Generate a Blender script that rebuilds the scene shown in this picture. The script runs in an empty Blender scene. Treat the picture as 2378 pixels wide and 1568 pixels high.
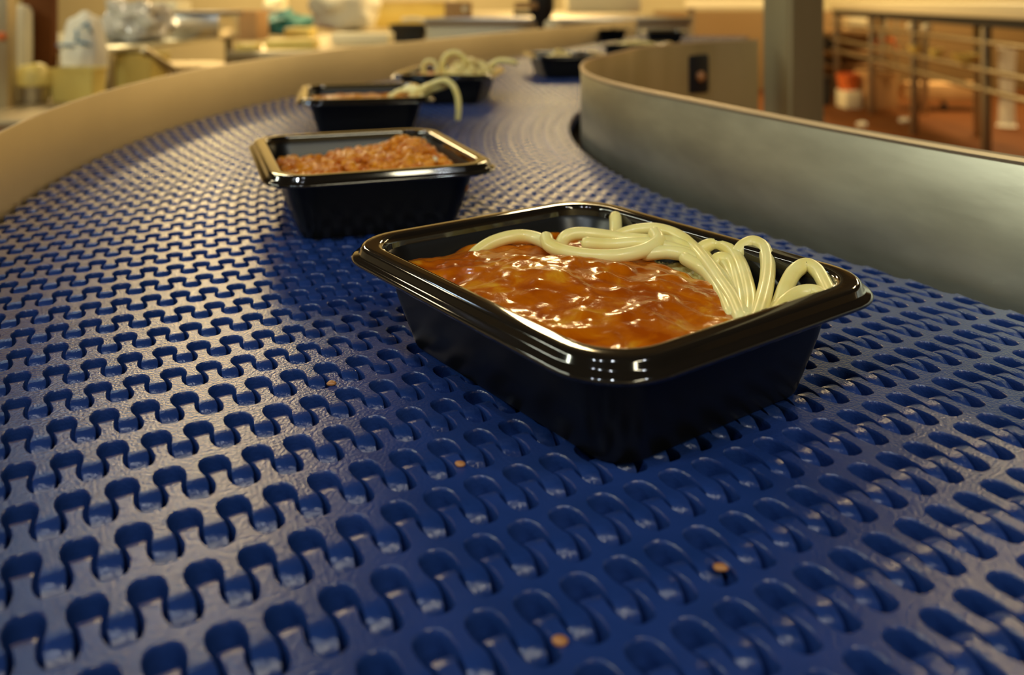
import bpy, bmesh, math, random
from mathutils import Vector, Matrix, noise
from mathutils.geometry import delaunay_2d_cdt
random.seed(7)
PI = math.pi
H = 0.14                       # camera height above the belt, the unit of the plan
F = 2050.0                     # focal length in pixels of the 2378 px wide frame
sc = bpy.context.scene

# ------------------------------------------------------------------ camera
cam_d = bpy.data.cameras.new('camera'); cam = bpy.data.objects.new('camera', cam_d)
sc.collection.objects.link(cam); sc.camera = cam
cam.location = (0, 0, H); cam.rotation_euler = (PI/2, 0, 0)
cam_d.sensor_width = 36; cam_d.lens = F/2378*36
cam_d.shift_y = -784/2378
cam_d.clip_start = 0.01; cam_d.clip_end = 60
cam_d.dof.use_dof = True; cam_d.dof.focus_distance = 0.335; cam_d.dof.aperture_fstop = 9.0

# ------------------------------------------------------------------ world, exposure
w = bpy.data.worlds.new('world'); sc.world = w; w.use_nodes = True
w.node_tree.nodes['Background'].inputs[0].default_value = (1.0, 0.78, 0.45, 1)
w.node_tree.nodes['Background'].inputs[1].default_value = 0.15
sc.view_settings.view_transform = 'Standard'; sc.view_settings.look = 'None'
sc.view_settings.exposure = 0.0; sc.view_settings.gamma = 1.0
sc.view_settings.use_curve_mapping = False

WARM = (1.0, 0.74, 0.36); COOL = (0.62, 0.82, 1.0)
def area(loc, size, power, color, rot=(0, 0, 0), name='ceiling_or_fill_lamp'):
    d = bpy.data.lights.new(name, 'AREA'); d.shape = 'RECTANGLE'; d.size, d.size_y = size
    d.energy = power; d.color = color
    o = bpy.data.objects.new(name, d); sc.collection.objects.link(o)
    o.location = loc; o.rotation_euler = rot
    return o
CEIL = 3.0
LAMPS = [((-2.6, 7.6, 2.4), (0.5, 2.6), 175, WARM), ((0.35, 7.4, 2.4), (0.5, 2.2), 130, WARM),
         ((4.4, 7.6, 2.4), (0.5, 2.6), 200, WARM),
         ((-1.25, 4.2, 1.55), (0.13, .7), 8, (1.0, .84, .55)), ((3.2, 4.8, 2.6), (0.22, 1.3), 55, WARM),
         ((-.85, 1.75, 1.25), (0.06, .4), 2.6, COOL),
         ((-1.5, -1.6, 2.3), (0.10, .10), 13, (.85, .95, 1)), ((-.95, -1.6, 2.3), (0.10, .10), 13, (.85, .95, 1)), ((-.2, -1.3, 2.3), (0.12, .12), 15, (.9, .97, 1)),
         ((1.7, -1.2, 2.3), (0.12, .12), 13, (.9, .97, 1)),
         ((1.6, -2.4, 2.3), (0.3, 2.0), 55, (1, .90, .62)), ((-2.7, 2.7, 2.3), (0.5, .5), 24, (1, .82, .48)),  # warm fill lamps added for the front wall and the left work area
         ((-4.5, 0.0, 2.4), (0.3, 3.0), 145, (.93, .97, .76))]
for l in LAMPS: area(*l)

# ------------------------------------------------------------------ helpers
def at(u, v, Y):               # frame pixel at distance Y (metres) -> point of the place
    return Vector(((u-1189)*Y/F, Y, H - v*Y/F))
def onz(u, v, z=0.0):          # frame pixel on the level z
    return at(u, v, F*(H-z)/v)
def link(name, me, mat=None, parent=None):
    o = bpy.data.objects.new(name, me); sc.collection.objects.link(o)
    if mat is not None and not me.materials: me.materials.append(mat)
    if parent is not None: o.parent = parent
    return o
def obj(name, bm, mat, parent=None, smooth=0.6):
    me = bpy.data.meshes.new(name)
    bmesh.ops.recalc_face_normals(bm, faces=bm.faces)
    bm.to_mesh(me); bm.free()
    if smooth:
        for p in me.polygons: p.use_smooth = True
        me.set_sharp_from_angle(angle=smooth)
    return link(name, me, mat, parent)
def tag(o, label=None, cat=None, group=None, kind=None):
    if label: o['label'] = label
    if cat: o['category'] = cat
    if group: o['group'] = group
    if kind: o['kind'] = kind
    return o
def thing(name, label, cat, loc=(0, 0, 0), rz=0, group=None):
    o = bpy.data.objects.new(name, None); sc.collection.objects.link(o)
    o.location = loc; o.rotation_euler = (0, 0, rz); o.empty_display_size = .02
    return tag(o, label, cat, group)
def box(bm, x0, x1, y0, y1, z0, z1, bev=0.0, M=None):
    r = bmesh.ops.create_cube(bm, size=1)
    vs = r['verts']
    for v in vs:
        v.co = Vector(((x0+x1)/2 + v.co.x*(x1-x0), (y0+y1)/2 + v.co.y*(y1-y0), (z0+z1)/2 + v.co.z*(z1-z0)))
    if bev > 0:
        es = {e for v in vs for e in v.link_edges}
        r = bmesh.ops.bevel(bm, geom=list(es), offset=bev, segments=2, affect='EDGES', profile=.5)
        vs = list({v for f in r['faces'] for v in f.verts} | {v for v in vs if v.is_valid})
    if M is not None:
        for v in vs: v.co = M @ v.co
    return vs
def tube(bm, pts, rad, n=10, closed_ends=True, radf=None):
    pts = [Vector(p) for p in pts]
    rings = []
    t0 = (pts[1]-pts[0]).normalized()
    up = Vector((0, 0, 1)) if abs(t0.z) < .9 else Vector((1, 0, 0))
    a = t0.cross(up).normalized()
    for i, p in enumerate(pts):
        t = (pts[min(i+1, len(pts)-1)] - pts[max(i-1, 0)]).normalized()
        a = (a - t*a.dot(t)).normalized(); b = t.cross(a)
        r = rad if radf is None else rad*radf(i/(len(pts)-1))
        rings.append([bm.verts.new(p + (a*math.cos(2*PI*k/n) + b*math.sin(2*PI*k/n))*r) for k in range(n)])
    for q0, q1 in zip(rings, rings[1:]):
        for k in range(n): bm.faces.new((q0[k], q0[(k+1) % n], q1[(k+1) % n], q1[k]))
    if closed_ends:
        for q, p, s in ((rings[0], pts[0], -1), (rings[-1], pts[-1], 1)):
            t = (pts[1]-pts[0]).normalized() if s < 0 else (pts[-1]-pts[-2]).normalized()
            r = rad if radf is None else rad*radf(0 if s < 0 else 1)
            c = bm.verts.new(p + t*s*r*.7)
            mid = [bm.verts.new(p + t*s*r*.5 + (v.co-p)*.75) for v in q]
            for k in range(n):
                bm.faces.new((q[k], q[(k+1) % n], mid[(k+1) % n], mid[k]))
                bm.faces.new((mid[k], mid[(k+1) % n], c))
def spline(pts, sub=6):
    pts = [Vector(p) for p in pts]; out = []
    P = [pts[0]*2-pts[1]] + pts + [pts[-1]*2-pts[-2]]
    for i in range(1, len(P)-2):
        for k in range(sub):
            t = k/sub; a, b, c, d = P[i-1], P[i], P[i+1], P[i+2]
            out.append(.5*((2*b) + (c-a)*t + (2*a-5*b+4*c-d)*t*t + (3*b-a-3*c+d)*t**3))
    out.append(pts[-1]); return out
def lathe(bm, prof, n=24, M=None):
    rings = []
    for r, z in prof:
        rings.append([bm.verts.new(Vector((r*math.cos(2*PI*k/n), r*math.sin(2*PI*k/n), z))) for k in range(n)])
    for a, b in zip(rings, rings[1:]):
        for k in range(n): bm.faces.new((a[k], a[(k+1) % n], b[(k+1) % n], b[k]))
    for q in (rings[0], rings[-1]):
        bm.faces.new(q)
    if M is not None:
        for q in rings:
            for v in q: v.co = M @ v.co

# ------------------------------------------------------------------ materials
def mat(name, col, rough=.5, metal=0.0, coat=0.0, var=None, vscale=8, bump=0.0, bscale=40, sss=0.0, stretch=None, spec=None, emit=None, trans=0.0):
    m = bpy.data.materials.new(name); m.use_nodes = True
    nt = m.node_tree; b = nt.nodes['Principled BSDF']
    b.inputs['Base Color'].default_value = (*col, 1); b.inputs['Roughness'].default_value = rough
    b.inputs['Metallic'].default_value = metal; b.inputs['Coat Weight'].default_value = coat
    b.inputs['Coat Roughness'].default_value = .05
    if spec is not None: b.inputs['Specular IOR Level'].default_value = spec
    if sss: b.inputs['Subsurface Weight'].default_value = sss; b.inputs['Subsurface Scale'].default_value = .004; b.inputs['Subsurface Radius'].default_value = (1, .6, .3)
    if trans: b.inputs['Transmission Weight'].default_value = trans
    tc = nt.nodes.new('ShaderNodeTexCoord'); mp = nt.nodes.new('ShaderNodeMapping')
    nt.links.new(tc.outputs['Object'], mp.inputs[0])
    if stretch: mp.inputs['Scale'].default_value = stretch
    nz = nt.nodes.new('ShaderNodeTexNoise'); nz.inputs['Scale'].default_value = vscale; nz.inputs['Detail'].default_value = 5
    nt.links.new(mp.outputs[0], nz.inputs['Vector'])
    if var:
        rp = nt.nodes.new('ShaderNodeValToRGB'); nt.links.new(nz.outputs[0], rp.inputs[0])
        rp.color_ramp.elements[0].position = .38; rp.color_ramp.elements[1].position = .66
        rp.color_ramp.elements[0].color = (*col, 1); rp.color_ramp.elements[1].color = (*var, 1)
        nt.links.new(rp.outputs[0], b.inputs['Base Color'])
    if bump:
        n2 = nt.nodes.new('ShaderNodeTexNoise'); n2.inputs['Scale'].default_value = bscale; n2.inputs['Detail'].default_value = 4
        nt.links.new(mp.outputs[0], n2.inputs['Vector'])
        bp = nt.nodes.new('ShaderNodeBump'); bp.inputs['Strength'].default_value = bump; bp.inputs['Distance'].default_value = .002
        nt.links.new(n2.outputs[0], bp.inputs['Height']); nt.links.new(bp.outputs[0], b.inputs['Normal'])
    return m
M = {}
M['belt'] = mat('blue_plastic', (.010, .032, .145), .22, var=(.016, .042, .185), vscale=30, bump=.15, bscale=900, spec=.48)
M['steel'] = mat('brushed_steel', (.68, .67, .55), .42, 1.0, var=(.50, .49, .40), vscale=11, bump=.03, bscale=60, stretch=(1, 1, 3))
M['post'] = mat('post_steel', (.52, .45, .28), .5, .85, var=(.40, .34, .20), vscale=4, bump=.1, bscale=40, stretch=(1, 1, .3))
M['steel_edge'] = mat('rolled_steel_edge', (.66, .62, .54), .28, 1.0)
M['warm_lit_sheet'] = mat('warm_lit_sheet', (.62, .46, .22), .42, .55, var=(.50, .36, .15), vscale=9, stretch=(1, 1, .2))  # same steel wall, the warm light it mirrors put into the colour
M['knob'] = mat('amber_knob', (.42, .18, .06), .4)
M['wall_edge'] = mat('sheet_edge', (.70, .50, .28), .45, .6)  # mirrored warm ceiling put into the edge colour
M['steel_warm'] = mat('worn_steel', (.56, .47, .31), .45, 1.0, var=(.48, .40, .26), vscale=3, bump=.1, bscale=30)
M['dark_frame'] = mat('dark_frame', (.02, .02, .022), .6)
M['tray'] = mat('black_tray_plastic', (.005, .005, .005), .34, spec=.4, bump=.05, bscale=50)
M['rim'] = mat('black_tray_rim', (.010, .008, .006), .07, spec=.7, coat=.5)
M['noodle'] = mat('noodle', (.88, .78, .34), .36, coat=.15, var=(.82, .68, .22), vscale=60, sss=.25)
M['pasta_far'] = mat('pasta', (.82, .68, .27), .35, var=(.74, .55, .17), vscale=60)
M['mince'] = mat('mince', (.50, .12, .003), .34, spec=.3, coat=.12, var=(.74, .29, .010), vscale=120, bump=.4, bscale=500)
M['cheese'] = mat('pale_crumb', (.8, .72, .45), .35, coat=.3)
M['yellow'] = mat('yellow_plastic', (.95, .74, .20), .45, var=(.88, .66, .16), vscale=6)
M['cream'] = mat('cream_plastic', (.95, .84, .56), .45)
M['white'] = mat('white_cloth', (.86, .80, .64), .8, bump=.3, bscale=20)
M['blue'] = mat('blue_print', (.03, .18, .34), .6)
M['teal'] = mat('teal_cloth', (.05, .26, .24), .6, var=(.12, .36, .30), vscale=7, bump=.4, bscale=15)
M['black'] = mat('black_plastic', (.012, .013, .016), .4)
M['orange'] = mat('orange_plastic', (.75, .16, .03), .45)
M['card'] = mat('cardboard', (.55, .30, .11), .8, var=(.62, .36, .15), vscale=4)
M['navy'] = mat('navy_plastic', (.012, .018, .06), .4)
M['film'] = mat('clear_film', (.62, .58, .50), .18, coat=.6, bump=1.0, bscale=9)
M['floor'] = mat('quarry_tile', (.115, .034, .006), .75, spec=.15, var=(.15, .048, .009), vscale=2, bump=.2, bscale=6)
M['wallp'] = mat('wall_panel', (.60, .50, .27), .6, var=(.52, .43, .22), vscale=.8)
M['wallc'] = mat('wall_panel_white', (.62, .66, .64), .6)
M['ceil'] = mat('ceiling_panel', (.07, .065, .06), .8)
M['partition'] = mat('partition', (.26, .15, .05), .7)

# sauce: glossy orange gravy with pale flecks
def sauce_mat():
    m = bpy.data.materials.new('meat_sauce'); m.use_nodes = True; nt = m.node_tree; b = nt.nodes['Principled BSDF']
    tc = nt.nodes.new('ShaderNodeTexCoord')
    n1 = nt.nodes.new('ShaderNodeTexNoise'); n1.inputs['Scale'].default_value = 75; n1.inputs['Detail'].default_value = 4
    n1.inputs['Distortion'].default_value = .6
    nt.links.new(tc.outputs['Object'], n1.inputs['Vector'])
    rp = nt.nodes.new('ShaderNodeValToRGB'); nt.links.new(n1.outputs[0], rp.inputs[0])
    e = rp.color_ramp.elements
    e[0].position = .36; e[0].color = (.34, .058, .0005, 1); e[1].position = .74; e[1].color = (.66, .30, .015, 1)
    k = e.new(.56); k.color = (.49, .115, .001, 1)
    nt.links.new(rp.outputs[0], b.inputs['Base Color'])
    b.inputs['Roughness'].default_value = .19; b.inputs['Specular IOR Level'].default_value = .4; b.inputs['Coat Weight'].default_value = .15; b.inputs['Coat Roughness'].default_value = .1
    n2 = nt.nodes.new('ShaderNodeTexNoise'); n2.inputs['Scale'].default_value = 130; n2.inputs['Detail'].default_value = 4
    nt.links.new(tc.outputs['Object'], n2.inputs['Vector'])
    bp = nt.nodes.new('ShaderNodeBump'); bp.inputs['Strength'].default_value = .4; bp.inputs['Distance'].default_value = .0012
    nt.links.new(n2.outputs[0], bp.inputs['Height']); nt.links.new(bp.outputs[0], b.inputs['Normal']); nt.links.new(bp.outputs[0], b.inputs['Coat Normal'])
    return m
M['sauce'] = sauce_mat()

# ------------------------------------------------------------------ the belt
C = Vector((6.5, 6.5)) * H
RI, RO = 5.985*H, 9.175*H
PITCH, CELL = .1815*H, .0915*H
PH0 = math.radians(30)
PH1 = math.radians(-20)
TURN = PH0 - PH1
NARC = 44; DPH = TURN/NARC
RK = .045*H
def row_mesh(name, arc):
    bm = bmesh.new()
    c0 = 8.575*H
    ks = [k for k in range(-60, 60) if RI + .5*CELL <= c0 + k*CELL <= RO - .5*CELL]
    far = [(-.5, .075, 0), (-.37, .078, 0), (-.27, .11, 0), (-.20, .20, 0), (-.165, .31, 0), (-.185, .43, 0), (-.21, .5, 1), (-.18, .5, 2),
           (.18, .5, 2), (.21, .5, 1), (.185, .43, 0), (.165, .31, 0), (.20, .20, 0), (.27, .11, 0), (.37, .078, 0)]
    near = [(0, -.055, 0), (-.15, -.065, 0), (-.26, -.11, 0), (-.325, -.20, 0), (-.335, -.32, 0), (-.30, -.43, 0), (-.265, -.5, 1), (-.30, -.5, 2),
            (-.70, -.5, 2), (-.735, -.5, 1), (-.70, -.43, 0), (-.665, -.32, 0), (-.675, -.20, 0), (-.74, -.11, 0), (-.85, -.065, 0)]
    out = []
    for k in ks:
        for x, y, t in far: out.append((c0 + (k+x)*CELL, y, t, 1))
    out.append((c0 + (ks[-1]+.5)*CELL, .075, 0, 1))
    out.append((c0 + (ks[-1]+.5)*CELL, -.10, 0, -1))
    for k in reversed(ks):
        for x, y, t in near:
            if k == ks[0] and x < -.5: continue
            if k == ks[0] and t and x < -.28: x = -.5 if x == -.70 else x
            out.append((c0 + (k+x)*CELL, y, t, -1))
    out.append((c0 + (ks[0]-.5)*CELL, -.5, 2, -1)) if False else None
    n = len(out)
    # inward normals for the bevel of the top edge
    base = [Vector((r, y*PITCH)) for r, y, t, s in out]
    nor = []
    for i in range(n):
        d = base[(i+1) % n] - base[i-1]; d.normalize(); nor.append(Vector((d.y, -d.x)))
    area2 = sum(base[i].x*base[(i+1) % n].y - base[(i+1) % n].x*base[i].y for i in range(n))
    sg = -1 if area2 > 0 else 1
    layers = [(0, 1.0), (-.0025, .35), (-.007, 0), (-.018, 0), (-.032, 0), (-.047, 0), (-.064, 0), (-.079, 0), (-.09, 0)]
    rings = []
    for z, ins in layers:
        zz = z*H; h = math.sqrt(max(0, RK*RK - (zz+RK)**2))
        ring = []
        for i, (r, y, t, s) in enumerate(out):
            p = base[i] + nor[i]*sg*ins*.0030*H
            if t: p.y = s*.5*PITCH + s*(h if t == 2 else h*.86) - (s*.001*H*ins)
            
            sy = (p.x*DPH)/PITCH if arc else 1.0
            ring.append(bm.verts.new((-p.x, p.y*sy, zz)))
        rings.append(ring)
    for a, b in zip(rings, rings[1:]):
        for i in range(n): bm.faces.new((a[i], a[(i+1) % n], b[(i+1) % n], b[i]))
    for ring in (rings[0], rings[-1]):
        res = delaunay_2d_cdt([v.co.to_2d()*100 for v in ring], [], [list(range(n))], 1, 1e-7)
        vs = [ring[ids[0]] if ids else None for ids in res[3]]
        vs = [v or bm.verts.new((res[0][i].x/100, res[0][i].y/100, ring[0].co.z)) for i, v in enumerate(vs)]
        for tri in res[2]:
            q = [vs[i] for i in tri]
            if len(set(q)) == 3:
                try: bm.faces.new(q)
                except ValueError: pass
    bmesh.ops.recalc_face_normals(bm, faces=bm.faces)
    me = bpy.data.meshes.new(name); bm.to_mesh(me); bm.free()
    for p in me.polygons: p.use_smooth = True
    me.set_sharp_from_angle(angle=.7)
    me.materials.append(M['belt'])
    return me
belt = thing('conveyor_belt', 'blue plastic link conveyor belt curving past the steel walls under the black trays', 'conveyor belt', (C.x, C.y, 0))
straight, curved = row_mesh('belt_row', False), row_mesh('belt_row_curved', True)
poses = []
for k in range(-22, 1):                                     # straight run under the camera
    e = Vector((-math.sin(PH0), math.cos(PH0)))*k*PITCH
    poses.append((e, PH0, straight))
for k in range(1, NARC): poses.append((Vector((0, 0)), PH0 - k*DPH, curved))
for k in range(0, 92):
    e = Vector((-math.sin(PH1), math.cos(PH1)))*k*PITCH
    poses.append((e, PH1, straight))
rest = []
for i, (e, ph, me) in enumerate(poses):
    if i < 99:
        o = link('belt_row', me, None, belt); o.location = (e.x, e.y, 0); o.rotation_euler = (0, 0, ph)
    else: rest.append((e, ph))
bm = bmesh.new()
for e, ph in rest:
    b2 = bmesh.new(); b2.from_mesh(straight)
    b2.transform(Matrix.Translation((e.x, e.y, 0)) @ Matrix.Rotation(ph, 4, 'Z'))
    t_ = bpy.data.meshes.new('t'); b2.to_mesh(t_); b2.free(); bm.from_mesh(t_); bpy.data.meshes.remove(t_)
far_rows = obj('belt_row', bm, M['belt'], belt); far_rows['kind'] = 'stuff'

# path point at radius r and length s along the run (s=0 where the curve starts, H units)
def path(r, s):
    L = TURN*7.5
    if s < 0:
        ph = PH0; o = Vector((-math.sin(ph), math.cos(ph)))*s*H
    elif s < L:
        ph = PH0 - s/7.5; o = Vector((0, 0))
    else:
        ph = PH1; o = Vector((-math.sin(ph), math.cos(ph)))*(s-L)*H
    return C + Vector((-math.cos(ph), -math.sin(ph)))*r*H + o
L_ARC = TURN*7.5

def sheet(pts, z0f, z1f, th, bm, side=1):
    """upright sheet of metal along plan points, thickness th on the given side, rolled top edge"""
    n = len(pts); rings = []
    for i, p in enumerate(pts):
        d = (pts[min(i+1, n-1)] - pts[max(i-1, 0)]).normalized(); q = Vector((d.y, -d.x))*side
        z0, z1 = z0f(i/(n-1)), z1f(i/(n-1))
        prof = [(0, z0), (0, z1-th*.5), (th*.3, z1), (th*.8, z1), (th*1.1, z1-th*.5), (th*1.1, z0)]
        rings.append([bm.verts.new((p.x+q.x*a, p.y+q.y*a, z)) for a, z in prof])
    m = len(rings[0])
    for a, b in zip(rings, rings[1:]):
        for k in range(m): bm.faces.new((a[k], a[(k+1) % m], b[(k+1) % m], b[k]))
    bm.faces.new(rings[0]); bm.faces.new(rings[-1])
# bed under the belt
bed = bmesh.new()
N = 90; rings = []
for i in range(N+1):
    s = -4.4 + i*(4.4 + L_ARC + 16.6)/N
    a, b = path(6.02, s), path(9.12, s)
    rings.append([bed.verts.new((p.x, p.y, z)) for p, z in ((a, -.2*H), (b, -.2*H), (b, -.5*H), (a, -.5*H))])
for a, b in zip(rings, rings[1:]):
    for k in range(4): bed.faces.new((a[k], a[(k+1) % 4], b[(k+1) % 4], b[k]))
bed.faces.new(rings[0]); bed.faces.new(rings[-1])
frame = thing('conveyor_stand', 'dark support bed and legs carrying the blue belt', 'conveyor stand')
obj('bed', bed, M['dark_frame'], frame)
for s in (-3.6, 2.0, L_ARC+1, L_ARC+15.5):
    for r in (6.3, 8.8):
        p = path(r, s); bm = bmesh.new(); box(bm, p.x-.02, p.x+.02, p.y-.02, p.y+.02, -.86, -.5*H)
        obj('leg', bm, M['dark_frame'], frame)

# outer guide wall, a touch taller where it runs away
pts = [path(9.185, s) for s in [-4.4 + i*(4.4+L_ARC+16.6)/140 for i in range(141)]]
gw = thing('guide_wall', 'tan steel guide wall sweeping round the far outer side of the belt', 'conveyor side wall')
bm = bmesh.new()
def hout(t):
    s = -4.4 + t*(4.4+L_ARC+16.6)
    return H*(.385 + .06*min(1, max(0, (s-1.5)/6)))
sheet(pts, lambda t: -.45*H, hout, .010*1.0*H*1.6, bm, -1)
obj('side_panel', bm, M['steel_warm'], gw)
bm = bmesh.new()
sp = [(-.1, 1), ]
for s in (-1.0, 3.2, 6.6, 9.6, 12.5):
    p = path(9.185, s); d = (path(9.185, s+.05) - p).normalized(); q = Vector((-d.y, d.x))
    M4 = Matrix(((d.x, q.x, 0, p.x), (d.y, q.y, 0, p.y), (0, 0, 1, 0), (0, 0, 0, 1)))
    bm = bmesh.new(); box(bm, -.008, .008, .0022, .016, -.45*H, .22*H, 0, M4); obj('bracket', bm, M['steel_warm'], gw)

# inner guide wall: near run, rounded nose, run going away
inn = [(2.98, .75), (2.35, 1.8), (2.01, 2.38), (1.65, 2.98), (1.36, 3.60), (1.13, 4.17), (.90, 4.78), (.735, 5.25), (.605, 5.75), (.535, 6.27), (.53, 6.75), (.575, 7.3),
       (.69, 7.9), (.90, 8.45), (1.12, 9.05), (1.38, 9.75), (1.85, 10.45), (2.35, 11.0), (2.85, 11.38), (3.22, 11.6)]
ip = [Vector((p.x, p.y))*H for p in spline([Vector((x, y, 0)) for x, y in inn], 8)]
iw = thing('guide_wall', 'grey-green steel guide wall with rounded nose along the right of the belt', 'conveyor side wall')
cut = 8*11
bm = bmesh.new(); sheet(ip[:cut+1], lambda t: -.16*H, lambda t: .467*H, .022*H, bm, 1)
obj('side_panel', bm, M['steel'], iw)
bm = bmesh.new(); sheet(ip[cut:], lambda t: -.16*H if t < .2 else -.75*H, lambda t: .467*H, .022*H, bm, 1)
rp = obj('return_panel', bm, M['warm_lit_sheet'], iw); rp['label'] = 'inner face of the far wall part, warm light in its tan colour'
bm = bmesh.new()
tube(bm, [(p.x+.0015, p.y, .466*H) for p in ip], .0024, 8)
obj('rolled_edge', bm, M['wall_edge'], iw)

# ------------------------------------------------------------------ trays
TL, TW, TH_ = .952*H, 1.155*H, .293*H
def rrect(a, b, r, n=7):
    pts = []
    for cx, cy, a0 in ((a-r, b-r, 0), (-a+r, b-r, 90), (-a+r, -b+r, 180), (a-r, -b+r, 270)):
        for k in range(n+1):
            t = math.radians(a0 + 90*k/n); pts.append((cx+r*math.cos(t), cy+r*math.sin(t)))
    return pts
def tray_ring(bm, ins, z, n=9):
    A, B = TL/2, TW/2
    f = max(0.0, min(1.0, z/TH_))
    r = max(.004, .0225 - ins*.55)
    return [bm.verts.new((x, y, z)) for x, y in rrect(A-ins, B-ins*.93, r, n)]
def ringmesh(prof, cap0=False, cap1=False):
    bm = bmesh.new(); rs = [tray_ring(bm, i, z) for i, z in prof]
    m = len(rs[0])
    for a, b in zip(rs, rs[1:]):
        for k in range(m): bm.faces.new((a[k], a[(k+1) % m], b[(k+1) % m], b[k]))
    if cap0: bm.faces.new(rs[0])
    if cap1: bm.faces.new(rs[-1])
    return bm
T = TH_
BODY = [(.0215, .0), (.0198, .0006), (.0190, .0022), (.0130, .0200), (.0092, T-.0065), (.0080, T-.0060), (.0078, T-.0052),
        (.0084, T-.0048), (.0098, T-.0065), (.0137, .0200), (.0195, .0032), (.0212, .0014)]
RIM = [(.0078, T-.0052), (.0030, T-.0050), (-.0014, T-.0056), (-.0030, T-.0062), (-.0036, T-.0056), (-.0036, T-.0048), (-.0028, T-.0040), (-.0014, T-.0037), (-.0007, T-.0030),
       (-.0003, T-.0010), (.0005, T-.0002), (.0014, T), (.0035, T-.0001), (.0058, T), (.0070, T-.0002), (.0077, T-.0012), (.0080, T-.0030), (.0084, T-.0048), (.0078, T-.0052)]
body_me = rim_me = None
def make_tray(label, X, Y, rz):
    global body_me, rim_me
    t = thing('food_tray', label, 'tray', (X*H, Y*H, 0.0002), rz, 'black food trays riding on the belt')
    if body_me is None:
        bm = ringmesh(BODY, True, True); b = obj('tray_body', bm, M['tray'], t); body_me = b.data
        bm = ringmesh(RIM); r = obj('tray_rim', bm, M['rim'], t, smooth=1.0); rim_me = r.data
    else:
        link('tray_body', body_me, None, t); link('tray_rim', rim_me, None, t)
    return t
T1 = (.225, 2.42, .633); T2 = (-.70, 4.19, .35); T3 = (-1.16, 6.90, .22); T4 = (-.62, 8.90, -.12); T5 = (.70, 11.75, .15)
T6 = (3.52, 20.5, -.1); T7 = (2.30, 21.9, .25); T8 = (2.05, 14.6, -.45)
make_tray('large near black tray holding glossy orange sauce and looping pale noodles', *T1)
make_tray('black tray with crumbly orange mince, second from the camera', *T2)
make_tray('black tray with one long noodle hanging over its corner', *T3)
make_tray('black tray heaped with pale spaghetti, fourth along the belt', *T4)
make_tray('black tray beside the rounded nose of the grey-green guide wall', *T5)
make_tray('distant black tray, wider dark one beyond the nose of the wall', *T6)
make_tray('small distant dark tray left of another, far beyond the wall nose', *T7)
make_tray('black tray mostly hidden behind the curved wall top, yellow food on it', *T8)
def tl(Tt, x, y, z):           # tray-local to world
    c, s = math.cos(Tt[2]), math.sin(Tt[2])
    return Vector((Tt[0]*H + c*x - s*y, Tt[1]*H + s*x + c*y, z))

def food(name, Tt, hf, mask, mt, label, cat, n=90, floor_z=.004, kind=None):
    """a heap filling a tray: height field over the tray's inside, closed underneath"""
    A, B = TL/2-.0105, TW/2-.0105
    bm = bmesh.new(); g = {}
    for i in range(n+1):
        for j in range(n+1):
            x = -A + 2*A*i/n; y = -B + 2*B*j/n
            if not mask(x, y): continue
            z = hf(x, y)
            # follow the sloping sides: shrink with depth
            ins = max(0, (T-.004-z))*.28
            X = max(-A+ins, min(A-ins, x)); Yy = max(-B+ins, min(B-ins, y))
            # rounded corners
            rc = .016; dx = abs(X)-(A-ins-rc); dy = abs(Yy)-(B-ins-rc)
            if dx > 0 and dy > 0:
                d = math.hypot(dx, dy)
                if d > rc: X = math.copysign(A-ins-rc+dx*rc/d, X); Yy = math.copysign(B-ins-rc+dy*rc/d, Yy)
            g[i, j] = bm.verts.new(tl(Tt, X, Yy, z))
    for (i, j), v in list(g.items()):
        q = [g.get(k) for k in ((i, j), (i+1, j), (i+1, j+1), (i, j+1))]
        if all(q): bm.faces.new(q)
    # skirt
    be = [e for e in bm.edges if e.is_boundary]
    r = bmesh.ops.extrude_edge_only(bm, edges=be)
    cx, cy = Tt[0]*H, Tt[1]*H
    for v in [v for v in r['geom'] if isinstance(v, bmesh.types.BMVert)]:
        dz = v.co.z - floor_z
        v.co.x += (cx-v.co.x)*.30; v.co.y += (cy-v.co.y)*.30; v.co.z = floor_z
    o = obj(name, bm, mt, smooth=1.2)
    return tag(o, label, cat, kind=kind)
def nz(x, y, s, o=0): return noise.noise(Vector((x*s+o, y*s+o*1.7, o*.3)))
# tray 1: sauce pool banked towards the noodles
def h1(x, y):
    A, B = TL/2, TW/2
    e = min(A-abs(x), B-abs(y))/A
    z = .0305 + .006*math.exp(-((x+.008)/.035)**2-((y-.005)/.05)**2) - .004*max(0, 1-e*4)
    lumps = max(0, nz(x, y, 100, 3))*.0022 + nz(x, y, 55, 9)*.0020 + max(0, nz(x, y, 220, 5))*.0008
    edge = max(0, (x - (.036 + .003*math.sin(y*90)))/.012)
    return max(.010, z + lumps - min(1.0, edge)**1.5*.012)
food('meat_sauce', T1, h1, lambda x, y: x < .052 + .003*math.sin(y*120) and not (y > .068 and x > .0), M['sauce'],
     'glossy orange meat sauce with flecks filling the near large tray', 'sauce', 130)

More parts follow.
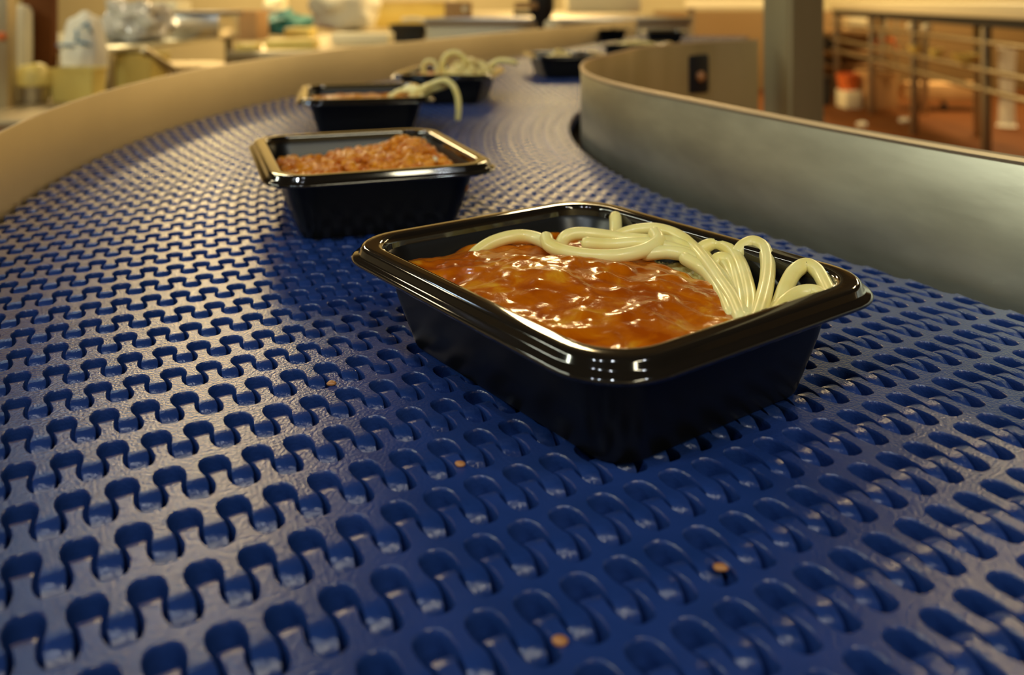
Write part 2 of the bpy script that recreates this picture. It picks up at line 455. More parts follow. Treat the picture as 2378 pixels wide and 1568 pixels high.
# noodles of tray 1: (u, v, distance) along each strand
NR = .0029
def noodle(pts, label, grp, r=NR, m='noodle', cat='noodle', name='noodle'):
    bm = bmesh.new(); tube(bm, spline([at(*p) for p in pts], 7), r, 12, True)
    return tag(obj(name, bm, M[m], smooth=1.2), label, cat, grp)
G1 = 'noodles in the near tray'
noodle([(1085, 610, .372), (1112, 583, .377), (1150, 561, .381), (1200, 549, .384), (1245, 554, .382), (1290, 575, .37)], 'pale noodle strand arching along the far left inside of the near tray', G1)
noodle([(1429, 503, .412), (1430, 525, .408), (1429, 550, .400), (1424, 575, .388)], 'short pale noodle end standing upright against the far corner of the near tray', G1)
noodle([(1300, 585, .378), (1312, 553, .379), (1345, 543, .381), (1400, 548, .382), (1450, 556, .381), (1510, 560, .378), (1570, 566, .374), (1640, 600, .362)], 'thick pale noodle lying across the top of the sauce, behind a looped strand', G1)
noodle([(1420, 560, .389), (1450, 543, .389), (1490, 534, .388), (1530, 534, .385), (1575, 549, .378), (1612, 578, .368), (1640, 610, .352), (1672, 655, .335), (1702, 700, .316), (1722, 745, .299)], 'longest pale noodle sweeping from the far corner down the sauce edge', G1)
noodle([(1268, 552, .374), (1278, 572, .368), (1320, 587, .363), (1390, 596, .359), (1450, 593, .360), (1500, 580, .365), (1528, 560, .371), (1520, 541, .378)], 'looped noodle tinted orange hanging over the back edge of the sauce', G1)
noodle([(1360, 566, .373), (1420, 570, .373), (1480, 566, .372), (1540, 572, .371), (1600, 590, .366)], 'pale noodle in the tangle at the back of the near tray', G1)
noodle([(1540, 548, .388), (1580, 552, .385), (1610, 570, .378), (1640, 600, .365)], 'pale noodle in the tangle at the back of the near tray', G1)
noodle([(1500, 590, .365), (1550, 586, .366), (1600, 596, .362), (1650, 630, .35)], 'pale noodle in the tangle at the back of the near tray', G1)
noodle([(1618, 600, .366), (1632, 577, .368), (1665, 568, .368), (1695, 580, .361), (1718, 612, .349), (1734, 660, .331), (1742, 705, .314), (1740, 750, .298)], 'rounded noodle arch left of the tallest arch in the near tray', G1)
noodle([(1650, 622, .355), (1672, 602, .357), (1700, 612, .352), (1712, 645, .340), (1722, 690, .322), (1728, 740, .301)], 'small inner noodle arch curled inside a larger one', G1)
noodle([(1712, 590, .356), (1728, 572, .358), (1752, 564, .358), (1774, 578, .353), (1783, 612, .342), (1780, 660, .326), (1768, 710, .309), (1755, 750, .297)], 'tallest noodle arch reaching the far right rim of the near tray', G1)
noodle([(1675, 600, .360), (1700, 640, .345), (1718, 690, .323), (1735, 740, .301)], 'pale noodle in the tangle at the back of the near tray', G1)
noodle([(1785, 745, .302), (1808, 712, .312), (1824, 670, .322), (1845, 632, .330), (1873, 617, .333), (1900, 632, .328), (1918, 662, .318), (1934, 695, .306)], 'separate noodle arch in the right corner of the near tray', G1)
noodle([(1800, 735, .303), (1822, 706, .309), (1855, 684, .314), (1890, 680, .314), (1915, 694, .308), (1932, 705, .304)], 'low curved noodle beneath the separate arch in the right corner', G1)
for q in ([(1590, 600, .360), (1640, 632, .347), (1675, 680, .328), (1700, 735, .305)],
          [(1610, 585, .368), (1660, 625, .350), (1692, 668, .333), (1712, 730, .307)],
          [(1460, 585, .372), (1520, 578, .374), (1580, 588, .370), (1630, 612, .358)],
          [(1700, 600, .362), (1712, 650, .343), (1735, 700, .323), (1745, 750, .301)],
          [(1380, 578, .376), (1440, 582, .376), (1500, 575, .377)]):
    noodle(q, 'pale noodle in the tangle at the back of the near tray', G1, r=.0027)
# noodle bed under the visible strands
def bedf(x, y): return .0255 + abs(math.sin((x*2+y*.7)*700 + 3*nz(x, y, 50)))*.003 + nz(x, y, 60, 2)*.004
food('noodle_bed', T1, bedf, lambda x, y: (x > .018 or y > .045) and not (x > .036 and y < -.02), M['noodle'], 'tangled pale noodles low in the near tray beside the sauce', 'noodles', 100, kind='stuff')
bpy.context.view_layer.update()

# tray 2: crumbly mince
def h2(x, y):
    A, B = TL/2, TW/2
    z = .0245 + .0135*math.exp(-((x-.030)/.042)**2-((y-.012)/.05)**2) + .004*nz(x, y, 45, 4)
    return max(.012, z - .006*max(0, (abs(y)-.045)/.03))
food('minced_meat', T2, h2, lambda x, y: True, M['mince'], 'crumbly orange minced meat in the second tray', 'minced meat', 70, kind='stuff')
def crumbs(Tt, n, hf, mt, r0, r1, name, label, cat, parent=None, xs=(-.05, .05), ys=(-.062, .062), kind='stuff'):
    bm = bmesh.new()
    for _ in range(n):
        x = random.uniform(*xs); y = random.uniform(*ys); r = random.uniform(r0, r1)
        p = tl(Tt, x, y, hf(x, y)+r*.3)
        v0 = bmesh.ops.create_icosphere(bm, subdivisions=2, radius=r)['verts']
        o = random.random()*40; sx, sy = random.uniform(.7, 1.3), random.uniform(.7, 1.2)
        for v in v0:
            k = 1 + .45*noise.noise(v.co*260 + Vector((o, o, o)))
            v.co = Vector((v.co.x*sx*k, v.co.y*sy*k, v.co.z*.85*k)) + p
    ob = obj(name, bm, M[mt], parent, smooth=1.4)
    if not parent: tag(ob, label, cat, kind=kind)
    return ob
crumbs(T2, 520, h2, 'mince', .0022, .0052, 'mince_crumbs', 'loose lumps of orange mince heaped over the second tray', 'minced meat')
crumbs(T2, 26, h2, 'cheese', .0016, .0030, 'onion_bits', 'scattered small pale bits among the orange mince', 'onion')
# tray 3
def h3(x, y): return .030 + .004*nz(x, y, 60, 7) + .004*math.exp(-((y)/.04)**2)
food('meat_sauce', T3, h3, lambda x, y: True, M['mince'], 'orange meat sauce level with the rim of the third tray', 'sauce', 50)
noodle([(925, 232, .98), (930, 217, .98), (950, 207, .97), (972, 211, .955), (985, 225, .94)], 'short noodle bump beside the hanging noodle on the third tray', 'noodles on the third tray', r=.0045)
noodle([(905, 226, .965), (930, 212, .965), (960, 212, .955), (985, 208, .94), (1005, 195, .93), (1030, 187, .925), (1050, 197, .922), (1062, 222, .92), (1065, 250, .92), (1063, 276, .922)], 'long pale noodle hanging over the corner of the third tray', 'noodles on the third tray', r=.0032)
noodle([(962, 222, .955), (985, 210, .945), (1012, 200, .935), (1035, 192, .935)], 'noodle lump on the rim corner of the third tray', 'noodles on the third tray', r=.0062)
# tray 4: piled spaghetti
def h4(x, y): return .033 + .003*nz(x, y, 60, 1)
food('meat_sauce', T4, h4, lambda x, y: True, M['mince'], 'orange sauce under the heap of spaghetti in the fourth tray', 'sauce', 40)
def pile(Tt, n, cx, cy, rx, ry, z0, dz, seed, label, r=.0026):
    rnd = random.Random(seed); bm = bmesh.new()
    for _ in range(n):
        a = rnd.uniform(0, 2*PI); x, y = cx+rnd.uniform(-rx, rx)*.5, cy+rnd.uniform(-ry, ry)*.5
        pts = []
        for k in range(9):
            a += rnd.uniform(-.9, 1.3); x += math.cos(a)*.011; y += math.sin(a)*.011
            x = max(cx-rx, min(cx+rx, x)); y = max(cy-ry, min(cy+ry, y))
            f = max(0, 1-((x-cx)/rx)**2*.8-((y-cy)/ry)**2*.8)
            pts.append(tl(Tt, x, y, z0 + dz*f*rnd.uniform(.4, 1)))
        tube(bm, spline(pts, 4), r, 8, True)
    return tag(obj('spaghetti', bm, M['pasta_far'], smooth=1.4), label, 'spaghetti', kind='stuff')
pile(T4, 42, .028, .0, .034, .05, .036, .022, 3, 'heap of pale yellow spaghetti rising above the fourth tray')
noodle([(985, 172, 1.215), (983, 155, 1.215), (992, 142, 1.215), (1007, 144, 1.215), (1014, 158, 1.215), (1015, 172, 1.215)], 'small noodle loop on the left of the fourth tray', 'noodle loops on the fourth tray', r=.0032)
noodle([(1030, 172, 1.225), (1027, 150, 1.225), (1036, 130, 1.225), (1055, 122, 1.225), (1074, 131, 1.225), (1084, 150, 1.225), (1088, 168, 1.225)], 'large noodle loop standing up in the middle of the fourth tray', 'noodle loops on the fourth tray', r=.0040)
noodle([(1130, 160, 1.25), (1155, 142, 1.25), (1178, 142, 1.25), (1197, 146, 1.25)], 'noodle end sticking out past the right rim of the fourth tray', 'noodle loops on the fourth tray', r=.0040)
# tray 5, 8
def h5(x, y): return .031 + .004*nz(x, y, 60, 5)
food('meat_sauce', T5, h5, lambda x, y: True, M['mince'], 'sauce in the tray beside the wall nose', 'sauce', 30)
pile(T5, 14, -.015, -.03, .018, .02, .036, .014, 8, 'small knob of pale noodles on the tray beside the wall nose')
food('meat_sauce', T8, h5, lambda x, y: True, M['mince'], 'sauce in the tray hidden behind the curved wall', 'sauce', 30)
pile(T8, 26, 0, 0, .045, .05, .034, .012, 12, 'yellow noodles on the tray hidden behind the curved wall')
food('meat_sauce', T6, lambda x, y: .027+.002*nz(x, y, 60, 5), lambda x, y: True, M['mince'], 'sauce in the wider distant black tray', 'sauce', 20)
food('meat_sauce', T7, lambda x, y: .027+.002*nz(x, y, 60, 5), lambda x, y: True, M['mince'], 'sauce in the small distant dark tray', 'sauce', 20)

# food scraps caught in the belt
for i, (u, v, lb) in enumerate([(1066, 1082, 'orange food scrap on the belt left of the near tray corner'), (1672, 1322, 'orange food scrap on the belt at lower right'),
                                (1302, 1496, 'orange food scrap on the belt at the bottom of the photo'), (770, 893, 'tiny orange scrap on the belt left of the near tray')]):
    bm = bmesh.new(); p = onz(u, v, 0)
    v0 = bmesh.ops.create_icosphere(bm, subdivisions=2, radius=.0013)['verts']
    for q in v0:
        k = 1+.5*noise.noise(q.co*500+Vector((i*3, 0, 0))); q.co = Vector((q.co.x*k*1.3, q.co.y*k, q.co.z*k*.6)) + p + Vector((0, 0, .0006))
    tag(obj('food_scrap', bm, M['knob'], smooth=1.4), lb, 'food scrap', 'orange scraps on the belt')

# ------------------------------------------------------------------ the room
FZ = -.86
def struct(name, bm, m): o = obj(name, bm, m, smooth=0); o['kind'] = 'structure'; return o
bm = bmesh.new(); box(bm, -8, 9, -4, 10, FZ-.1, FZ); struct('floor', bm, M['floor'])
bm = bmesh.new(); box(bm, -8, 9, -4, 10, CEIL, CEIL+.1); struct('ceiling', bm, M['ceil'])
bm = bmesh.new(); box(bm, -8, 9, 10, 10.1, FZ, CEIL); struct('wall_back', bm, M['wallp'])
bm = bmesh.new(); box(bm, -8.1, -8, -4, 10, FZ, CEIL); struct('wall_left', bm, M['wallc'])
bm = bmesh.new(); box(bm, 9, 9.1, -4, 10, FZ, CEIL); struct('wall_right', bm, M['wallp'])
bm = bmesh.new(); box(bm, -8, 9, -4.1, -4, FZ, CEIL); struct('wall_front', bm, M['wallp'])


# ------------------------------------------------------------------ round about: factory hall
def one(name, label, cat, m, fn, group=None, smooth=.6):
    bm = bmesh.new(); fn(bm); return tag(obj(name, bm, M[m], smooth=smooth), label, cat, group)
def xz(u, v, Y): p = at(u, v, Y); return p.x, p.z
def pbox(bm, u0, u1, v0, v1, Y, d, bev=.004, zb=None):
    x0, z1 = xz(u0, v0, Y); x1, z0 = xz(u1, v1, Y)
    return box(bm, x0, x1, Y, Y+d, z0 if zb is None else zb, z1, bev)
def table(name, label, x0, x1, y0, y1, z, th, m, cat='table', foot=FZ, legs=None, lm='steel_warm', shelf=True):
    t = thing(name, label, cat, ((x0+x1)/2, (y0+y1)/2, foot))
    ox, oy = t.location.x, t.location.y
    bm = bmesh.new(); box(bm, x0-ox, x1-ox, y0-oy, y1-oy, z-th-foot, z-foot, .004); obj('table_top', bm, M[m], t)
    for x, y in (legs or ((x0+.04, y0+.04), (x1-.04, y0+.04), (x0+.04, y1-.04), (x1-.04, y1-.04))):
        bm = bmesh.new(); box(bm, x-ox-.018, x-ox+.018, y-oy-.018, y-oy+.018, 0, z-th-foot, .003); obj('leg', bm, M[lm], t)
    return t
def tub(name, label, cat, m, u0, u1, v0, Y, d, zb, group=None, taper=.88, fill=None):
    """open plastic tub: tapered walls, rolled lip, hollow"""
    x0, z1 = xz(u0, v0, Y); x1, _ = xz(u1, v0, Y)
    cx, cy = (x0+x1)/2, Y+d/2; a, b = (x1-x0)/2, d/2; h = z1-zb
    t = thing(name, label, cat, (cx, cy, zb), 0, group)
    def rings(prof):
        bm = bmesh.new(); rs = []
        for k, z in prof: rs.append([bm.verts.new((x, y, z)) for x, y in rrect(a*k, b*k, min(a, b)*.18, 4)])
        n = len(rs[0])
        for p, q in zip(rs, rs[1:]):
            for i in range(n): bm.faces.new((p[i], p[(i+1) % n], q[(i+1) % n], q[i]))
        bm.faces.new(rs[0]); bm.faces.new(rs[-1]); return bm
    obj('tub_body', rings([(taper, 0), (.95, h*.96), (.92, h*.96), (taper-.04, h*.06)]), M[m], t)
    obj('lip', rings([(.95, h*.93), (1, h*.93), (1, h), (.92, h), (.92, h*.93)]), M[m], t)
    return t

# --- left: low steel table with tubs, sack and a raised shelf
ZT = -.19
table('work_table', 'olive steel work table running behind the left guide wall', -3.0, -1.295, 2.42, 4.75, ZT, .03, 'steel_warm')
tub('plastic_tub', 'yellow tub standing left of the thin steel leg', 'tub', 'yellow', 108, 218, 160, 2.86, .11, ZT, 'yellow tubs on the left table')
tub('plastic_tub', 'yellow tub under the raised steel shelf, right of the thin leg', 'tub', 'yellow', 236, 352, 126, 3.26, .2, ZT, 'yellow tubs on the left table')
shelf = table('raised_shelf', 'grey steel shelf raised on thin legs above the left work table', -2.35, -1.42, 3.16, 4.6, -.03, .018, 'steel', 'shelf', foot=ZT)
one('slanting_bar', 'slanting steel bar leaning between the left table and raised shelf', 'bar', 'steel_warm',
    lambda bm: tube(bm, [at(335, 117, 3.24), at(432, 182, 3.55)], .016, 10))
def sack_fn(bm, u0, u1, v0, v1, Y, d, lump=.10, top=.72, sc=9):
    x0, z1 = xz(u0, v0, Y); x1, z0 = xz(u1, v1, Y); cx, cz = (x0+x1)/2, (z0+z1)/2
    vs = bmesh.ops.create_icosphere(bm, subdivisions=4, radius=1)['verts']
    for v in vs:
        c = v.co.copy(); k = max(abs(c.x), abs(c.y), abs(c.z)); q = c.lerp(c/k, .45)
        nrm = 1 + lump*noise.noise(c*2.2+Vector((u0, v0, 0)))*1.6 + lump*.4*noise.noise(c*sc)
        wz = 1 - (1-top)*max(0, q.z)
        v.co = Vector((cx + q.x*nrm*(x1-x0)/2*wz, Y+d/2 + q.y*nrm*d/2*wz, max(z0, cz + q.z*nrm*(z1-z0)/2)))
sk = thing('printed_sack', 'white sack with blue printed marks behind the left yellow tub', 'sack')
bm = bmesh.new(); sack_fn(bm, 128, 222, 28, 225, 2.99, .13, .05, .70); obj('sack_body', bm, M['white'], sk)
bm = bmesh.new()
for a, b in (((190, 62), (205, 52)), ((178, 70), (176, 96)), ((180, 97), (208, 104)), ((205, 60), (210, 74)), ((134, 104), (170, 106))):
    tube(bm, [at(a[0], a[1], 2.992), at((a[0]+b[0])/2+2, (a[1]+b[1])/2, 2.985), at(b[0], b[1], 2.992)], .0045, 6)
obj('blue_print', bm, M['blue'], sk)
one('plastic_bag', 'crumpled clear plastic bag on the raised steel shelf', 'bag', 'film', lambda bm: sack_fn(bm, 222, 352, 2, 99, 3.5, .25, .30, .8, 6))
st = thing('steel_pan', 'shiny deep steel pan on the raised shelf beside the plastic bag', 'pan')
bm = bmesh.new(); pbox(bm, 356, 508, 34, 90, 3.95, .3, .012, zb=-.03); obj('pan_body', bm, M['steel_edge'], st)
bm = bmesh.new(); pbox(bm, 350, 514, 27, 35, 3.94, .32, .002); obj('pan_rim', bm, M['navy'], st)
one('carton', 'small cream carton behind the steel pan on the raised shelf', 'carton', 'cream', lambda bm: pbox(bm, 350, 410, 3, 80, 4.34, .2, .004, zb=-.03))
one('brown_board', 'tall red-brown board standing at the back of the left table', 'board', 'floor', lambda bm: pbox(bm, 50, 122, -60, 225, 3.09, .04, .004, zb=ZT))
one('white_pipe', 'white upright pipe standing by the red-brown board', 'pipe', 'cream', lambda bm: tube(bm, [Vector((at(46, 100, 3.05).x, 3.05, ZT+.03)), at(46, 90, 3.05), at(46, 28, 3.05)], .040, 20))
pot = thing('steel_pot', 'steel pot with a yellow liner at the left end of the table', 'pot', (at(50, 0, 2.78).x, 2.84, ZT))
bm = bmesh.new(); lathe(bm, [(.045, 0), (.050, .004), (.052, .055), (.049, .055), (.046, .008)], 28); obj('pot_body', bm, M['steel_warm'], pot)
bm = bmesh.new(); lathe(bm, [(.044, .05), (.055, .062), (.050, .095), (.038, .118), (.020, .124), (.004, .125)], 24)
for v in bm.verts: v.co.x += .012*noise.noise(v.co*30); v.co.z += .010*noise.noise(v.co*25+Vector((5, 0, 0)))
obj('yellow_liner', bm, M['yellow'], pot)
cp = thing('control_post', 'grey upright post with a round red button at the far left', 'post')
bm = bmesh.new(); pbox(bm, -60, 16, -80, 200, 2.7, .06, .004, zb=ZT); obj('post', bm, M['steel_warm'], cp)
bm = bmesh.new(); Mx = Matrix.Translation(at(3, 84, 2.692)) @ Matrix.Rotation(PI/2, 4, 'X'); lathe(bm, [(.013, -.006), (.013, .004), (.010, .009), (.002, .011)], 20, Mx); obj('red_button', bm, M['orange'], cp)

# --- middle: long table beyond the outer wall
ZM = -.09
table('packing_table', 'long steel packing table beyond the curved guide wall', -1.285, -.42, 3.98, 8.6, ZM, .05, 'steel_warm', lm='dark_frame')
one('yellow_block', 'small yellow block at the near left end of the packing table', 'block', 'yellow', lambda bm: pbox(bm, 546, 594, 103, 118, 4.0, .1, .003, zb=ZM))
one('yellow_strip', 'long flat yellow tray at the near edge of the packing table', 'tray', 'yellow', lambda bm: pbox(bm, 615, 727, 93, 112, 4.08, .14, .003, zb=ZM))
one('yellow_strip', 'flat yellow tray farther back beneath the teal cloth', 'tray', 'yellow', lambda bm: pbox(bm, 660, 718, 66, 85, 5.35, .2, .003, zb=ZM))
one('teal_cloth', 'crumpled teal cloth heap on the packing table', 'cloth', 'teal', lambda bm: sack_fn(bm, 590, 705, 26, 84, 5.65, .35, .3, .6, 5))
one('brown_carton', 'dark brown carton left of the teal cloth', 'carton', 'card', lambda bm: pbox(bm, 512, 596, 24, 92, 5.0, .25, .004, zb=ZM))
one('cream_block', 'long cream slab on the packing table before the black tub', 'slab', 'cream', lambda bm: pbox(bm, 768, 902, 78, 104, 4.5, .22, .01, zb=ZM))
one('beige_cover', 'tall pale beige fabric cover behind the cream slab', 'fabric cover', 'white', lambda bm: sack_fn(bm, 705, 868, -40, 74, 6.3, .5, .12, .85, 4))
one('pale_bundle', 'round pale bundle above the teal cloth', 'bundle', 'cream', lambda bm: sack_fn(bm, 600, 655, -10, 64, 6.7, .3, .12, .8, 4))
tub('black_tub', 'black tub on the packing table before the big yellow crate', 'tub', 'black', 900, 992, 58, 4.85, .3, ZM, taper=.8)
cr = thing('stacking_crate', 'big yellow crate at the far end of the packing table', 'crate')
bm = bmesh.new(); pbox(bm, 872, 1040, 4, 64, 7.3, .6, .01, zb=ZM); obj('crate_body', bm, M['yellow'], cr)
bm = bmesh.new(); pbox(bm, 866, 1046, -12, 5, 7.28, .64, .01); obj('crate_lid', bm, M['cream'], cr)
one('table_brace', 'bent cream bracket standing beside the black tub', 'bracket', 'cream',
    lambda bm: tube(bm, spline([at(935, 46, 4.7), at(965, 44, 4.7), at(990, 52, 4.7), at(997, 75, 4.7), Vector((at(1002, 0, 4.7).x, 4.7, ZM))], 5), .012, 8))

# --- steel machine housing behind the far belt
hs = thing('machine_housing', 'long tan steel machine housing beyond the far end of the belt', 'machine')
bm = bmesh.new(); box(bm, at(1005, 0, 4.2).x, at(1600, 0, 3.9).x, 3.9, 7.0, FZ, .056, .008); obj('housing', bm, M['steel_warm'], hs)
bm = bmesh.new(); box(bm, at(1005, 0, 4.2).x-.01, at(1600, 0, 3.9).x+.01, 3.885, 3.90, .03, .062, .003); obj('edge_trim', bm, M['steel_edge'], hs)
bx = thing('control_box', 'small brown control box with a round knob on the steel housing', 'control box')
bm = bmesh.new(); pbox(bm, 1032, 1094, 4, 44, 4.0, .12, .004, zb=.062 if False else .056); obj('box_body', bm, M['card'], bx)
bm = bmesh.new(); lathe(bm, [(.012, -.004), (.014, .006), (.009, .012), (.002, .013)], 18, Matrix.Translation(at(1080, 22, 3.995)) @ Matrix.Rotation(PI/2, 4, 'X')); obj('knob', bm, M['cream'], bx)
hp = thing('hopper', 'dark funnel hopper with its tip pointing down above the far belt', 'hopper')
bm = bmesh.new(); c = at(1258, 0, 3.7)
lathe(bm, [(.010, .14-72*3.7/F), (.016, .14-66*3.7/F), (.052, .14-24*3.7/F), (.055, .16), (.055, .5), (.02, .52)], 24, Matrix.Translation((c.x, c.y, 0))); obj('funnel', bm, M['black'], hp)
bm = bmesh.new(); box(bm, at(1192, 0, 3.7).x, c.x, 3.68, 3.72, .14-37*3.7/F, .14-25*3.7/F, .003); obj('arm', bm, M['black'], hp)
bm = bmesh.new(); box(bm, at(1194, 0, 3.66).x, at(1248, 0, 3.66).x, 3.64, 3.67, .14-20*3.66/F, .14-5*3.66/F, .004); obj('amber_strip', bm, M['card'], hp)
bm = bmesh.new(); box(bm, c.x-.02, c.x+.02, 3.74, 3.78, .056 if False else FZ, .5); obj('stand', bm, M['steel_warm'], hp)
one('cream_board', 'broad cream panel lying on the machine housing right of the hopper', 'panel', 'cream', lambda bm: pbox(bm, 1318, 1490, -16, 28, 5.9, .5, .02, zb=.056))
one('pale_post', 'short pale post with a round cap beyond the far guide wall', 'post', 'cream', lambda bm: lathe(bm, [(.018, FZ), (.018, .02), (.03, .028), (.032, .05), (.02, .06)], 20, Matrix.Translation((at(1283, 0, 3.45).x, 3.45, 0))))

# --- steel post standing behind the right guide wall
def post_fn(bm):
    P = [Vector((.470, 1.665)), Vector((.504, 1.600)), Vector((.585, 1.645)), Vector((.551, 1.710))]
    for z0, z1 in ((FZ, CEIL),):
        lo = [bm.verts.new((p.x, p.y, z0)) for p in P]; hi = [bm.verts.new((p.x, p.y, z1)) for p in P]
        for i in range(4): bm.faces.new((lo[i], lo[(i+1) % 4], hi[(i+1) % 4], hi[i]))
        bm.faces.new(lo); bm.faces.new(hi)
        bmesh.ops.bevel(bm, geom=[e for e in bm.edges if abs(e.verts[0].co.z-e.verts[1].co.z) > 1], offset=.006, segments=3, affect='EDGES')
one('steel_post', 'thick square steel post rising behind the right guide wall', 'post', 'post', post_fn)
# black switch plate on the inner guide wall
pl = Vector((.316, 1.533)); ang = math.atan2(.42, .5)
Mp = Matrix.Translation((pl.x, pl.y, .012)) @ Matrix.Rotation(ang, 4, 'Z')
bm = bmesh.new(); box(bm, -.029, .029, -.012, -.001, -.034, .034, .005, Mp); sw = obj('switch_plate', bm, M['black'], iw); sw['label'] = 'black plate with an orange knob'
bm = bmesh.new(); lathe(bm, [(.009, 0), (.010, .004), (.006, .009), (.001, .010)], 20, Mp @ Matrix.Translation((0, -.012, -.004)) @ Matrix.Rotation(PI/2, 4, 'X')); kb = obj('knob', bm, M['knob'], sw)
for u, Y, m in ((1495, 1.49, 'dark_frame'), (1560, 1.50, 'steel_edge')):
    p = at(u, 0, Y); bm = bmesh.new(); box(bm, p.x-.005, p.x+.005, Y-.006, Y, -.06, .045 if m == 'steel_edge' else .0, .001); obj('mounting_strip', bm, M[m], iw)

# --- right: long cream conveyor on legs, rails and clutter
P0, P1 = Vector((2.52, 3.6)), Vector((3.42, 9.5)); dr = (P1-P0).normalized(); Lr = (P1-P0).length
def RM(t=0): p = P0 + dr*t; return Matrix.Translation((p.x, p.y, 0)) @ Matrix.Rotation(math.atan2(dr.y, dr.x)-PI/2, 4, 'Z')
rc = thing('rail_conveyor', 'long cream sided conveyor on steel legs and rails at far right', 'conveyor')
bm = bmesh.new(); box(bm, 0, .5, 0, Lr, .036, .12, .008, RM()); obj('side_panel', bm, M['cream'], rc)
bm = bmesh.new(); box(bm, .03, .5, 0, Lr, -.02, .036, .003, RM()); obj('under_frame', bm, M['dark_frame'], rc)
for z, r, t0 in ((-.11, .016, 0), (-.275, .018, 0), (-.39, .018, 0)):
    bm = bmesh.new(); tube(bm, [RM() @ Vector((.02, t0, z)), RM() @ Vector((.02, Lr, z))], r, 10); obj('rail', bm, M['steel_warm'], rc)
for t in (.25, 1.6, 3.0, 4.25, 5.7):
    for x in (.02, .46):
        bm = bmesh.new(); box(bm, x-.026, x+.026, t-.02, t+.02, FZ, -.02, .004, RM()); obj('leg', bm, M['steel_warm'], rc)
bm = bmesh.new(); pbox(bm, 1596, 1900, 2, 20, 9.0, .2, .01); 
cvb = thing('cream_beam', 'cream horizontal beam on posts seen left of the steel post', 'beam'); obj('beam', bm, M['cream'], cvb)
for u in (1604, 1890):
    p = at(u, 0, 9.1); bm = bmesh.new(); box(bm, p.x-.03, p.x+.03, 9.06, 9.14, FZ, .052); obj('leg', bm, M['steel_warm'], cvb)
one('low_partition', 'long low brown partition along the back of the hall', 'partition', 'partition', lambda bm: box(bm, 1.6, 8.9, 9.92, 9.97, FZ, .02, .005))
def rail_pt(u, z):      # point on the front rail line seen at column u
    k = (u-1189)/F; t = (P0.x - k*P0.y)/(k*dr.y - dr.x); return P0 + dr*t
for u, lb in ((2110, 'left of the two round lamp reflections modelled on the upper rail'), (2145, 'right of the two round lamp reflections modelled on the upper rail')):
    p = rail_pt(u, 0); one('lamp_reflection', lb, 'reflection', 'cream', lambda bm: lathe(bm, [(.012, 0), (.028, .012), (.036, .035), (.030, .055), (.012, .066)], 18, Matrix.Translation((p.x+.02, p.y, -.094))), 'lamp reflections on the upper rail')  # solid bodies added in place of two round lamp reflections
for u, w, lb in ((2120, .055, 'round yellow bowl on the middle rail left of the wide bowl'), (2168, .05, 'small yellow bowl on the middle rail between two others'), (2236, .085, 'wide yellow bowl on the middle rail')):
    p = rail_pt(u, 0)
    one('bowl', lb, 'bowl', 'yellow', lambda bm: lathe(bm, [(w*.5, 0), (w*.8, .02), (w, .06), (w*.94, .06), (w*.6, .02)], 20, Matrix.Translation((p.x+.02, p.y, -.257))), 'yellow bowls on the middle rail')
rk = thing('storage_rack', 'steel rack of shelves behind the steel post at the back', 'rack')
x0, x1 = at(1905, 0, 9.6).x, at(2088, 0, 9.6).x - .02
for z in (-.188, -.423, -.573):
    bm = bmesh.new(); box(bm, x0, x1, 9.6, 9.88, z-.015, z, .002); obj('shelf', bm, M['card'], rk)
for x in (x0+.01, x1-.01):
    for y in (9.61, 9.87):
        bm = bmesh.new(); box(bm, x-.01, x+.01, y-.01, y+.01, FZ, -.0, .001); obj('upright', bm, M['steel_warm'], rk)
one('cream_carton', 'cream carton on the top shelf of the back rack', 'carton', 'cream', lambda bm: pbox(bm, 1972, 2014, 42, 70, 9.62, .2, .006, zb=-.188))
one('black_carton', 'square black box on the middle shelf of the back rack', 'box', 'black', lambda bm: pbox(bm, 1922, 1952, 86, 120, 9.62, .14, .01, zb=-.423))
one('black_tin', 'flat black box on the bottom shelf of the back rack', 'box', 'black', lambda bm: pbox(bm, 1922, 1962, 142, 152, 9.62, .14, .005, zb=-.573))
one('coiled_hose', 'orange-red curved hose on the middle shelf of the back rack', 'hose', 'orange', lambda bm: tube(bm, spline([at(2022, 118, 9.74), at(2030, 100, 9.74), at(2050, 92, 9.74), at(2074, 94, 9.74), at(2082, 116, 9.74)], 6), .024, 10))
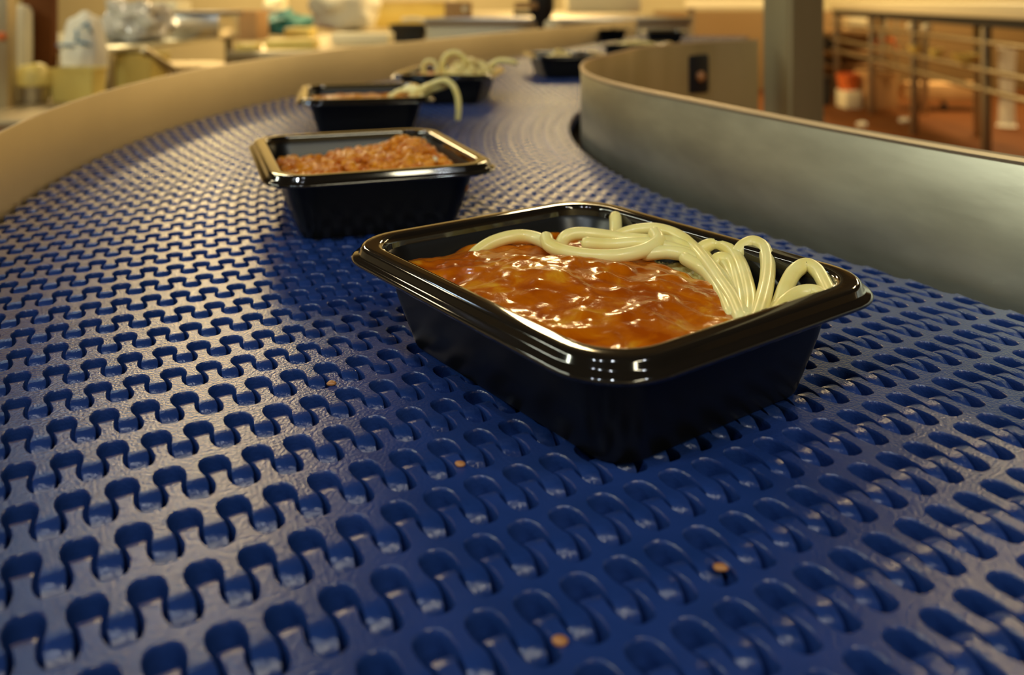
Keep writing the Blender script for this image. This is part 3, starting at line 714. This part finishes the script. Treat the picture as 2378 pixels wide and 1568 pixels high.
one('cardboard_box', 'light brown cardboard box on the floor under the back rack', 'box', 'card', lambda bm: pbox(bm, 2012, 2086, 168, 248, 8.1, .3, .005, zb=FZ))
one('cream_crate', 'cream crate on the floor holding up the orange bucket', 'crate', 'cream', lambda bm: pbox(bm, 1964, 2002, 212, 248, 8.1, .25, .006, zb=FZ))
ob = at(1980, 212, 8.1); one('orange_bucket', 'bright orange bucket on the cream crate', 'bucket', 'orange', lambda bm: lathe(bm, [(.075, 0), (.10, .15), (.105, .155), (.095, .155), (.07, .01)], 24, Matrix.Translation((ob.x, 8.225, ob.z))))
one('black_bin', 'tall black bin on the floor just right of the steel post', 'bin', 'black', lambda bm: lathe(bm, [(.06, 0), (.075, .26), (.08, .27), (.06, .27)], 20, Matrix.Translation((at(1938, 0, 8.15).x, 8.42, FZ))))
tr = thing('low_trolley', 'low brown trolley on dark wheels beneath the rails', 'trolley')
bm = bmesh.new(); pbox(bm, 2124, 2290, 196, 232, 7.9, .3, .006); obj('deck', bm, M['card'], tr)
for u in (2140, 2192, 2272):
    p = at(u, 0, 7.95); bm = bmesh.new(); lathe(bm, [(.036, -.015), (.04, -.008), (.04, .008), (.036, .015)], 18, Matrix.Translation((p.x, p.y, FZ+.04)) @ Matrix.Rotation(PI/2, 4, 'Y')); obj('wheel', bm, M['black'], tr)
    bm = bmesh.new(); box(bm, p.x-.02, p.x+.02, p.y-.012, p.y+.012, FZ+.04, at(0, 230, 7.9).z, 0); obj('wheel_fork', bm, M['steel_warm'], tr)
one('white_post', 'pale upright post with a yellow foot near the far right edge', 'post', 'white', lambda bm: lathe(bm, [(.075, 0), (.06, .02), (.055, .3), (.07, .62), (.05, .65)], 20, Matrix.Translation((at(2338, 0, 7.0).x, 7.0, FZ))))
for u, v, lb in ((2004, 294, 'pale floor glint shaped as a lump nearest the steel post'), (2104, 284, 'pale floor glint shaped as a lump on the red floor farther right')):
    p = onz(u, v, FZ); one('floor_glint', lb, 'floor glint', 'white', lambda bm: sack_fn(bm, u-10, u+10, v-9, v+4, p.y, .06, .4, .8, 6), 'glints on the red floor')  # light glinting off the floor, modelled as pale lumps
